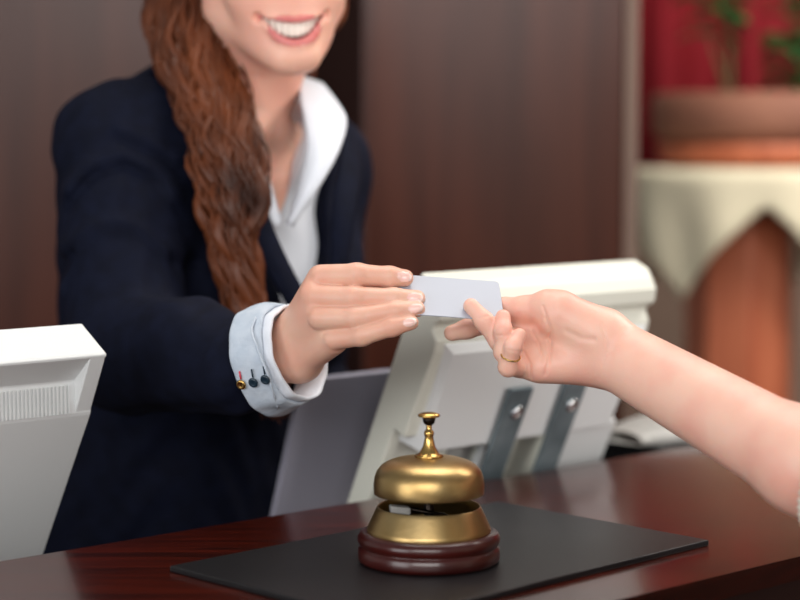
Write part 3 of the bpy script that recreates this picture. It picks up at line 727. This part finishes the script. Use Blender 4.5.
# shirt collar wings
cr = sheet_vf([P(300, 76, 2.01), P(300, 98, 1.945), P(304, 120, 1.912), P(307, 150, 1.885), P(298, 188, 1.872), P(287, 224, 1.866)],
              [P(322, 84, 2.04), P(337, 103, 1.985), P(346, 122, 1.945), P(338, 152, 1.895), P(318, 188, 1.866), P(292, 226, 1.860)], .003, 30, 10, .008)
obj('collar', *cr, M['white_cotton'], shirt)
cr = sheet_vf([P(256, 140, 1.90), P(260, 155, 1.885), P(266, 172, 1.872), P(272, 190, 1.868), P(281, 224, 1.864)],
              [P(240, 140, 1.89), P(242, 155, 1.875), P(248, 178, 1.862), P(256, 200, 1.855), P(274, 228, 1.857)], .003, 30, 8, .006)
obj('collar', *cr, M['white_cotton'], shirt)
# blazer
B = Field(V(-.62, 1.55, .68), V(.14, 2.40, 1.50), .0040)
torso(B, .020)
for s in (-1, 1): B.ell(TT(s * .125, -.005, .004), TA, (.054, .054, .028), .03)
B.add(vee(-.215, .04, .080, -.10), V(-.7, 1.5, .6), V(.3, 2.5, 1.6), .004, sub=True)
B.cap(L(0, -.02, -.10), TT(0, .01, .0), .064, .072, .004, sub=True)
# right sleeve (reaching) and left sleeve (hanging)
B.chain([(SH + V(.03, .01, .0), .056), (SH, .060), (SH * .6 + EL * .4, .060), (EL, .057)], .022, .02)
B.chain([(EL, .056), (EL * .5 + C0 * .5 + V(0, 0, .002), .050), (C0 - ca * .026, .041)], .012, .01)
LS = TT(.150, 0, -.025); LE = TT(.185, -.03, -.28)
B.chain([(LS, .056), (LS * .5 + LE * .5, .050), (LE, .045)], .03, .02); B.chain([(LE, .044), (LE + TF * .20 + V(0, 0, -.06), .034)], .01, .01)
B.ell(SH + V(-.020, 0, .024), (unit(V(1, .5, 0)), unit(V(-.5, 1, 0)), UP), (.044, .048, .026), .012)       # puffed sleeve head
# wrinkles: ridges of cloth across the sleeve
def ridge(pts, r, k, sub=False):
    for a, b in zip(pts[:-1], pts[1:]): B.cap(P(*a), P(*b), r, r, k, sub)
def fold(pts, w, amp, ymax):
    L_ = [P(a, b, 1.85) for a, b in pts]
    groove(B, L_, w, -amp, ymax); groove(B, [p + V(.002, 0, -.015) for p in L_], w * .8, amp * .7, ymax)
fold([(70, 190), (90, 165), (125, 152), (158, 168), (182, 205), (190, 250)], .009, .007, 1.93)
fold([(120, 128), (150, 140), (176, 158)], .007, .006, 1.93)
fold([(70, 245), (100, 225), (140, 220), (172, 245)], .009, .007, 1.92)
fold([(64, 290), (100, 262), (140, 262), (176, 292)], .008, .006, 1.90)
fold([(80, 335), (120, 300), (160, 300), (190, 318)], .009, .007, 1.88)
fold([(110, 372), (140, 338), (185, 330), (225, 338)], .008, .006, 1.84)
fold([(130, 402), (170, 376), (225, 368)], .008, .006, 1.84)
q_ = tuple(slice(0, n) for n in B.D.shape); X, Y, Z = B.grid(q_)
B.D += (.0016 * np.sin(Z * 95 + 9 * np.sin(X * 17 + Y * 11)) * np.sin(X * 31 + Y * 23)).astype(np.float32)
blazer = fast_obj('blazer', [B.mesh()], M['navy'], body)
lp = sheet_vf([P(262, 176, 1.845), P(268, 215, 1.838), P(284, 255, 1.838), P(306, 300, 1.845), P(314, 330, 1.855)],
              [P(232, 190, 1.842), P(238, 232, 1.832), P(262, 262, 1.828), P(292, 312, 1.832), P(312, 336, 1.845)], .004, 30, 8, .006)
obj('lapel', *lp, M['navy'], blazer)
lp = sheet_vf([P(346, 118, 1.955), P(340, 160, 1.905), P(332, 210, 1.872), P(331, 262, 1.862), P(320, 320, 1.855)],
              [P(357, 138, 1.975), P(360, 175, 1.925), P(354, 215, 1.885), P(344, 268, 1.868), P(322, 326, 1.855)], .004, 30, 8, .006)
obj('lapel', *lp, M['navy'], blazer)
# trousers and shoes (behind the counter)
Tz = Field(TO + V(-.42, -.32, -1.38), TO + V(.26, .32, -.30), .012)
hip = TT(0, -.055, -.50)
Tz.ell(hip, TA, (.165, .12, .13))
for s in (-1, 1):
    Tz.chain([(hip + TL * s * .085, .085), (V(hip[0], hip[1], .5) + TL * s * .09, .060), (V(hip[0], hip[1], .07) + TL * s * .095, .048)], .03)
fast_obj('trousers', [Tz.mesh()], M['black'], body)
for s in (-1, 1):
    Sh = Field(V(hip[0] - .3, hip[1] - .3, -.02), V(hip[0] + .3, hip[1] + .3, .12), .006); c = V(hip[0], hip[1], .038) + TL * s * .095
    Sh.cap(c - TF * .05, c + TF * .13, .036, .030, .01); Sh.add(lambda X, Y, Z: Z - .004 + 0 * X + 0 * Y, V(-2, 0, -.1), V(2, 4, .2), 0, sub=True)
    fast_obj('shoe', [Sh.mesh()], M['shoe'], body)

# rolled cuff
def cuff_ring(prof, seg, wob, m, name, parent):
    prof = [(r * .975, t * .70) for r, t in prof]; ex = unit(np.cross(ca, UP)); ey = np.cross(ex, ca); v = []; f = []
    for i, (r, t) in enumerate(prof):
        for s in range(seg):
            a = 2 * math.pi * s / seg
            w = wob * (math.sin(3 * a + 9 * t / .05) + .6 * math.sin(7 * a + 1 + 30 * t) + .4 * math.sin(13 * a + 60 * t))
            v.append(C0 + ca * (t + wob * 1.2 * math.sin(2 * a + 1)) + (ex * math.cos(a) + ey * math.sin(a) * 1.04) * (r + w))
    n = len(prof)
    for i in range(n - 1):
        for s in range(seg): t = (s + 1) % seg; f.append((i * seg + s, i * seg + t, (i + 1) * seg + t, (i + 1) * seg + s))
    return obj(name, v, f, m, parent)
cuff = cuff_ring([(.0425, .010), (.0445, .002), (.0462, -.001), (.0478, .0), (.0484, .003), (.0483, .008), (.0478, .014), (.0468, .024), (.0455, .034), (.0440, .042), (.0425, .0445), (.0412, .043), (.0405, .036), (.040, .02)], 120, .0008, M['cuff'], 'rolled_cuff', body)
cuff['label'] = 'rolled pale blue grey cuff'
cuff_ring([(.0400, .012), (.0403, .030), (.0410, .046), (.0415, .0535), (.0408, .0562), (.0390, .0560), (.0375, .052), (.0372, .035), (.0372, .012)], 120, .0009, M['white_cotton'], 'cuff_lining', cuff)['label'] = 'white lining of the cuff'
ex = unit(np.cross(ca, UP)); ey = np.cross(ex, ca)
def cuff_hit(px, py, rad=.0482):
    r = unit(ray(px, py)); t = 1.4
    while t < 1.8:
        p = CAM + r * t; w = p - C0; ax = w @ ca; d = np.linalg.norm(w - ca * ax)
        if d < rad - max(0, ax) * .075: return p, unit(w - ca * ax)
        t += .0005
    return P(px, py, 1.6), V(0, -1, 0)
# overlap edge of the cuff
pa = []
for (px, py) in ((256, 318), (252, 330), (256, 344), (262, 360), (268, 374), (273, 392), (278, 408)):
    p, n_ = cuff_hit(px, py); pa.append(p + n_ * .0004)
v, f = tube_vf(catmull(pa, 30), [.0012] * 30, 6); obj('cuff_seam', v, f, M['cuff'], cuff)
for (px, py, m_, tm, lb) in ((242, 384, 'brass_bright', 'thread_red', 'small gold button with pink stitching'), (254, 382, 'button', 'thread_dark', 'dark teal button nearest the gold one'), (266, 379, 'button', 'thread_dark', 'dark teal button nearest the wrist')):
    p, n_ = cuff_hit(px, py)
    v, f = lathe_vf([(.0022, -.0008), (.0040, 0), (.0045, .0009), (.0040, .0019), (.0030, .0022), (.0022, .0017), (.0002, .0017)], p + n_ * .0006, 24, n_)
    b_ = obj('button', v, f, M[m_], cuff); b_['label'] = lb
    p1, n1 = cuff_hit(px - .5, py - 5); p2, n2 = cuff_hit(px - 2, py - 13)
    v, f = tube_vf([p1 + n1 * .0010, p2 + n2 * .0010], [.0008, .0008], 8); obj('buttonhole_stitch', v, f, M[tm], b_)

# hair: cap, then long wavy locks over the right shoulder
Ha = Field(HO + V(-.14, -.14, -.10), HO + V(.14, .17, .17), .003)
Ha.ell(L(0, -.022, .044), HA, (.086, .100, .090))
for s in (-1, 1): Ha.cap(L(s * .066, -.02, .04), L(s * .060, -.05, -.06), .026, .03, .02)
Ha.ell(L(0, .085, -.035), HA, (.066, .075, .098), .01, sub=True)
for s in (-1, 1): Ha.ell(L(s * .078, .012, -.016), HA, (.022, .020, .032), .006, sub=True)
hb = [Ha.mesh()]
ctr = [(174, -46, 1.965, .030, .030), (182, 0, 1.955, .034, .034), (191, 50, 1.925, .038, .034), (215, 105, 1.885, .035, .034), (228, 150, 1.862, .033, .032), (234, 200, 1.842, .027, .028), (237, 250, 1.832, .018, .020), (246, 305, 1.826, .014, .015), (263, 360, 1.822, .014, .013), (279, 422, 1.826, .006, .006)]
cp = catmull([P(a, b, c) for a, b, c, _, _ in ctr], 90); cw_ = catmull([(w, d, 0) for *_, w, d in ctr], 90)
rr = random.Random(11)
hx = catmull([L(-.055, -.035, .09)] + [P(ctr[0][0], ctr[0][1], ctr[0][2])], 2)
core = Field(np.min(cp, 0) - .06, np.max(cp, 0) + .06, .004)
for i in range(0, 78, 3):
    core.add((lambda c, a, b: (lambda X, Y, Z: f_ell(X, Y, Z, c, WAX, (a, b, .03))))(cp[i], cw_[i][0] * .78, cw_[i][1] * .7), cp[i] - .08, cp[i] + .08, .012)
hb.append(core.mesh())
hair = fast_obj('hair', hb, M['hair'], body)
locks = []
for k in range(105):
    an = rr.uniform(0, 2 * math.pi); rad = math.sqrt(rr.uniform(.25, 1.0)); ox, oy = rad * math.cos(an), rad * math.sin(an)
    i0 = 0; i1 = int(90 * min(1, rr.uniform(.55, 1.15)))
    ph = rr.choice((0, 2.1, 4.2)) + rr.uniform(-.3, .3); amp = rr.uniform(.006, .010); wl = rr.uniform(9.5, 10.5); pts = []
    root = L(-rr.uniform(.01, .07), rr.uniform(-.07, .055), .125 - rr.uniform(0, .06))
    root = L(0, -.022, .044) + unit(root - L(0, -.022, .044)) * .088
    for i in range(i0, i1, 2):
        t = i / 90
        u = ox * cw_[i][0] * (.92 + .1 * math.sin(3 * t + k)); w = oy * cw_[i][1]
        g = min(1, i / 14)
        pts.append(cp[i] + V(1, 0, 0) * (u + g * amp * math.sin(ph + t * 9 * 3.5 * 10 / wl)) + V(0, 1, 0) * (w + g * amp * .8 * math.cos(ph + t * 9 * 3.1)) + UP * (.003 * math.sin(k + i * .2)))
    pts = list(catmull([root, (root + pts[0]) / 2 + RT * -.022 - FW * .0, pts[0]], 8)[:-1]) + pts
    n = len(pts); r0 = rr.uniform(.0055, .0095)
    rad_ = [r0 * (.75 + .35 * math.sin(j * .45 + k)) * min(1, (n - j) / 7 + .08) for j in range(n)]
    locks.append(tube_vf(pts, rad_, 8, .7))
for k in range(50):                                     # fine strands on the surface
    an = rr.uniform(math.pi, 2 * math.pi); rad = rr.uniform(.92, 1.12); ox, oy = rad * math.cos(an), rad * math.sin(an)
    i0 = rr.randint(0, 40); i1 = min(90, i0 + rr.randint(25, 60)); ph = rr.choice((0, 2.1, 4.2)) + rr.uniform(-.7, .7); amp = rr.uniform(.004, .010); pts = []
    for i in range(i0, i1, 2):
        t = i / 90
        pts.append(cp[i] + V(1, 0, 0) * (ox * cw_[i][0] + amp * math.sin(ph + t * 32)) + V(0, 1, 0) * (oy * cw_[i][1] - .004 + amp * .8 * math.cos(ph + t * 28)))
    n = len(pts); locks.append(tube_vf(pts, [rr.uniform(.0009, .0016) * min(1, (n - j) / 5 + .1, j / 3 + .2) for j in range(n)], 5))
for k in range(60):                                      # hair falling behind the far shoulder
    a = L(rr.uniform(.0, .06), rr.uniform(-.11, -.02), .06); b = L(rr.uniform(.02, .075), rr.uniform(-.11, -.07), -.04); c = L(rr.uniform(-.0, .06), rr.uniform(-.13, -.09), -.14)
    d = c + V(-.03, .05, -.10)
    pts = catmull([a, b, c, d], 22); locks.append(tube_vf(pts, [.006 * min(1, (22 - j) / 6 + .1) for j in range(22)], 6))
obj('locks', *merge(locks), M['hair'], hair)

# ------------------------------------------------------------------ guest: hand, forearm, sleeve, body outside the frame
CB = V(.56, .98, 0)
G = Field(V(.02, 1.30, 1.03), V(.345, 1.60, 1.30), .0010)
YO = .012
def g(px, py, Y, r): return (P(px, py, Y + YO), r)
def GP(px, py, Y): return P(px, py, Y + YO)
# forearm (two bones side by side)
for a, b, ra, rb in (((611, 341, 1.537), (800, 449, 1.400), .0200, .0285), ((607, 361, 1.532), (800, 470, 1.396), .0200, .0295), ((800, 449, 1.400), (870, 488, 1.35), .0285, .031), ((800, 470, 1.396), (870, 508, 1.35), .0295, .031)):
    G.cap(GP(*a), GP(*b), ra, rb, .018)
W0 = [(602, 334), (603, 344), (601, 354), (599, 364)]
mcp = {'i': (527, 321, 1.552, .0112), 'm': (518, 336, 1.548, .0112), 'r': (514, 351, 1.542, .0106), 'p': (518, 365, 1.536, .0098)}
for (wx, wy), kk in zip(W0, 'imrp'):
    m_ = mcp[kk]; G.cap(GP(wx, wy, 1.540), GP(*m_[:3]), .0155, m_[3], .012)
G.cap(GP(603, 331, 1.528), GP(560, 311, 1.528), .0180, .0158, .014)      # thenar
G.cap(GP(590, 336, 1.524), GP(558, 318, 1.526), .0160, .0120, .014)
G.cap(GP(597, 362, 1.528), GP(541, 367, 1.527), .0165, .0120, .014)      # hypothenar
G.cap(GP(527, 322, 1.557), GP(516, 362, 1.541), .010, .009, .008)
th = [g(560, 309, 1.530, .0150), g(548, 306, 1.533, .0125), g(524, 309.5, 1.543, .0103), g(505, 309.5, 1.553, .0092), g(496, 311, 1.556, .0074)]
G.chain(th, .005, .006)
Ai = card_y(470, 305) - YO - .0078
gf = [
 [g(527, 322, 1.558, .0100), g(494, 322, 1.572, .0087), g(467, 329, 1.568, .0079), g(452, 333, 1.565, .0068)],
 [g(518, 338, 1.545, .0105), g(500, 341, 1.522, .0085), g(484, 321, 1.524, .0077), g(471, 306, Ai, .0064)],
 [g(514, 352, 1.540, .0100), g(504, 352, 1.514, .0080), g(503, 331, 1.512, .0071), g(503, 317, 1.520, .0062)],
 [g(520, 367, 1.533, .0086), g(508, 367, 1.510, .0075), g(513, 347, 1.502, .0067), g(519.5, 335, 1.508, .0056)]]
for fg in gf: G.chain(fg, .0022, .004)
for line, w, am in (([(546, 318), (551, 332), (551, 350), (545, 374)], .0015, .0013), ([(529, 326), (540, 345), (543, 362)], .0009, .0009), ([(566, 330), (580, 337), (592, 338)], .0026, .0011), ([(524, 352), (530, 364), (531, 378)], .0010, .0010), ([(600, 322), (606, 345), (598, 378)], .0008, .0005), ([(543, 306), (546, 316)], .0008, .0008)):
    groove(G, [P(x, y, 1.53) for x, y in line], w, am, 1.548)
for a, b in (((478, 318), (488, 316)), ((496, 334), (510, 333)), ((507, 347), (519, 349)), ((493, 344), (500, 334))):
    groove(G, [P(*a, 1.53), P(*b, 1.53)], .0007, .0006, 1.55)
n1 = len(NR)
gv, gff = G.mesh()
# upper arm, neck and head of the guest, standing to the right of the frame
E_ = GP(870, 492, 1.35); SHg = V(.43, 1.02, 1.36)
GB = Field(V(.30, .70, 1.02), V(.84, 1.40, 1.80), .006)
GB.cap(E_ + V(.004, .01, .0), E_ + V(.02, -.02, -.02), .034, .038, .01); GB.cap(E_ + V(.02, -.02, -.02), SHg, .038, .046, .02)
gh = V(.60, 1.0, 1.60); gl = unit(V(.55, .83, 0)); gfw = unit(V(-.80, .60, 0)); GX = (gl, gfw, UP)
GB.ell(gh, GX, (.075, .092, .085)); GB.ell(gh + gfw * .03 - UP * .05, GX, (.06, .062, .075), .02); GB.cap(gh + gfw * .08 - UP * .01, gh + gfw * .112 - UP * .04, .007, .010, .01)
GB.ell(gh + gfw * .078 - UP * .115, GX, (.018, .016, .016), .02); GB.cap(gh - UP * .05 - gfw * .02, V(.60, 1.0, 1.38), .052, .056, .02)
for s in (-1, 1): GB.ell(gh + gl * s * .075 - UP * .02, GX, (.006, .016, .03), .005); GB.ell(gh + gl * s * .031 + gfw * .094, GX, (.014, .012, .010), .01, sub=True)
GB.chain([(gh + gfw * .086 - UP * .082 + gl * s, .0055) for s in (-.02, 0, .02)], .004)
gbv, gbf = GB.mesh()
guest = fast_obj('person', [(gv, gff), (gbv, gbf)], [M['skin2']])
place(guest, CB); tag(guest, 'guest reaching in from the right with a bare forearm and open palm', 'person')
for s in (-1, 1):
    v, f = lathe_vf([(math.sin(a) * .0115, -math.cos(a) * .0115) for a in np.linspace(0.02, math.pi - .02, 12)], gh + gl * s * .031 + gfw * .079, 16, gfw); e = obj('eye', v, f, M['eye'], guest)
    v, f = lathe_vf([(.0058, .0098), (.0054, .011), (.0005, .012)], gh + gl * s * .031 + gfw * .079, 16, gfw); obj('iris', v, f, M['iris'], e)
GH = Field(V(.44, .82, 1.35), V(.80, 1.2, 1.80), .005)
GH.ell(gh - gfw * .01 + UP * .012, GX, (.086, .1, .088)); GH.cap(gh - gfw * .05 - UP * .02, gh - gfw * .07 - UP * .14, .07, .04, .03); GH.ell(gh + gfw * .10 - UP * .03, GX, (.07, .08, .085), .01, sub=True)
fast_obj('hair', [GH.mesh()], M['hair_dark'], guest)
GS = Field(V(.28, .66, .80), V(.90, 1.42, 1.46), .006)
gt = V(.58, .98, 0); GT = (gl, gfw, UP)
GS.ell(gt + UP * 1.20, GT, (.155, .11, .24)); GS.cap(gt + UP * 1.36 - gl * .12, gt + UP * 1.36 + gl * .12, .062, .062, .05); GS.ell(gt + UP * .98, GT, (.15, .115, .18), .06)
GS.cap(gt + UP * 1.38, gt + UP * 1.425, .07, .062, .02)
FCs = P(837, 480, 1.378); fd = unit(E_ - FCs)
GS.chain([(SHg, .060), (SHg * .4 + (E_ + V(.02, -.02, -.02)) * .6, .052), (E_ + V(.010, -.010, -.012), .047)], .03)
GS.cap(E_ + V(.005, -.006, -.008), FCs, .044, .039, .012)
SHr = gt + UP * 1.34 + gl * .16; GS.chain([(SHr, .056), (SHr + gl * .05 - UP * .26, .045), (SHr + gl * .02 - UP * .44 + gfw * .10, .036)], .03)
GS.cap(gh - UP * .05 - gfw * .02, V(.60, 1.0, 1.38), .056, .058, .0, sub=True)
GS.cap(FCs - fd * .09, FCs - fd * .046, .05, .05, 0, sub=True)
sw = fast_obj('sweater', [GS.mesh()], M['knit'], guest)
# fuzzy hem of the sleeve
hc_ = FCs - fd * .002; hd = -fd
hem = []
for i in range(40):
    a = 2 * math.pi * i / 40; e1 = unit(np.cross(hd, UP)); e2 = np.cross(hd, e1); c = hc_ + (e1 * math.cos(a) + e2 * math.sin(a)) * .041
    hem.append(tube_vf([c - hd * .006, c, c + hd * .007], [.004, .0055, .002], 6, side=e1))
obj('sleeve_hem', *merge(hem), M['knit'], sw)
hd_r = SHr + gl * .02 - UP * .44 + gfw * .10
RH = Field(hd_r - .14, hd_r + .14, .003); down = unit(gfw * .4 - UP)
RH.cap(hd_r, hd_r + down * .05, .026, .022, .01); RH.cap(hd_r + down * .05, hd_r + down * .115, .024, .02, .01)
for i_, s in enumerate((-.026, -.009, .009, .026)):
    b0 = hd_r + down * .115 + gfw * s; RH.chain([(b0, .009), (b0 + down * .04, .008), (b0 + down * (.066 - abs(s) * .4) - gl * .02, .007)], .004)
RH.chain([(hd_r + down * .06 + gfw * .02, .012), (hd_r + down * .09 + gfw * .05, .01), (hd_r + down * .115 + gfw * .055, .008)], .008)
fast_obj('hand', [RH.mesh()], M['skin2'], guest)
JT = Field(V(.30, .66, .02), V(.90, 1.3, .98), .010)
JT.ell(gt + UP * .86, GT, (.16, .12, .13))
for s in (-1, 1): JT.chain([(gt + UP * .84 + gl * s * .085, .086), (gt + UP * .48 + gl * s * .09, .062), (gt + UP * .06 + gl * s * .095, .05)], .03)
fast_obj('jeans', [JT.mesh()], M['jeans'], guest)
for s in (-1, 1):
    Sh = Field(V(.2, .6, -.02), V(1.0, 1.4, .12), .008); c = gt + UP * .04 + gl * s * .095
    Sh.cap(c - gfw * .05, c + gfw * .14, .038, .032, .01); Sh.add(lambda X, Y, Z: Z - .004 + 0 * X + 0 * Y, V(-2, 0, -.1), V(2, 4, .2), 0, sub=True)
    fast_obj('shoe', [Sh.mesh()], M['shoe'], guest)
# ring on the little finger
ra, rb = gf[3][0][0] * .35 + gf[3][1][0] * .65, gf[3][1][0]
v, f = [], []; axr = unit(gf[3][1][0] - gf[3][2][0]); cc = gf[3][1][0] * .45 + gf[3][2][0] * .55; e1 = unit(np.cross(axr, V(1, 0, 0))); e2 = np.cross(axr, e1)
for i in range(32):
    a = 2 * math.pi * i / 32; o = e1 * math.cos(a) + e2 * math.sin(a)
    for j in range(8): b = 2 * math.pi * j / 8; v.append(cc + o * (.0078 + 0.0007 * math.cos(b)) + axr * .0007 * math.sin(b))
for i in range(32):
    for j in range(8): f.append((i * 8 + j, i * 8 + (j + 1) % 8, ((i + 1) % 32) * 8 + (j + 1) % 8, ((i + 1) % 32) * 8 + j))
obj('finger_ring', v, f, M['brass_bright'], guest)
for o in SC.objects:
    if '_w' in o: del o['_w']
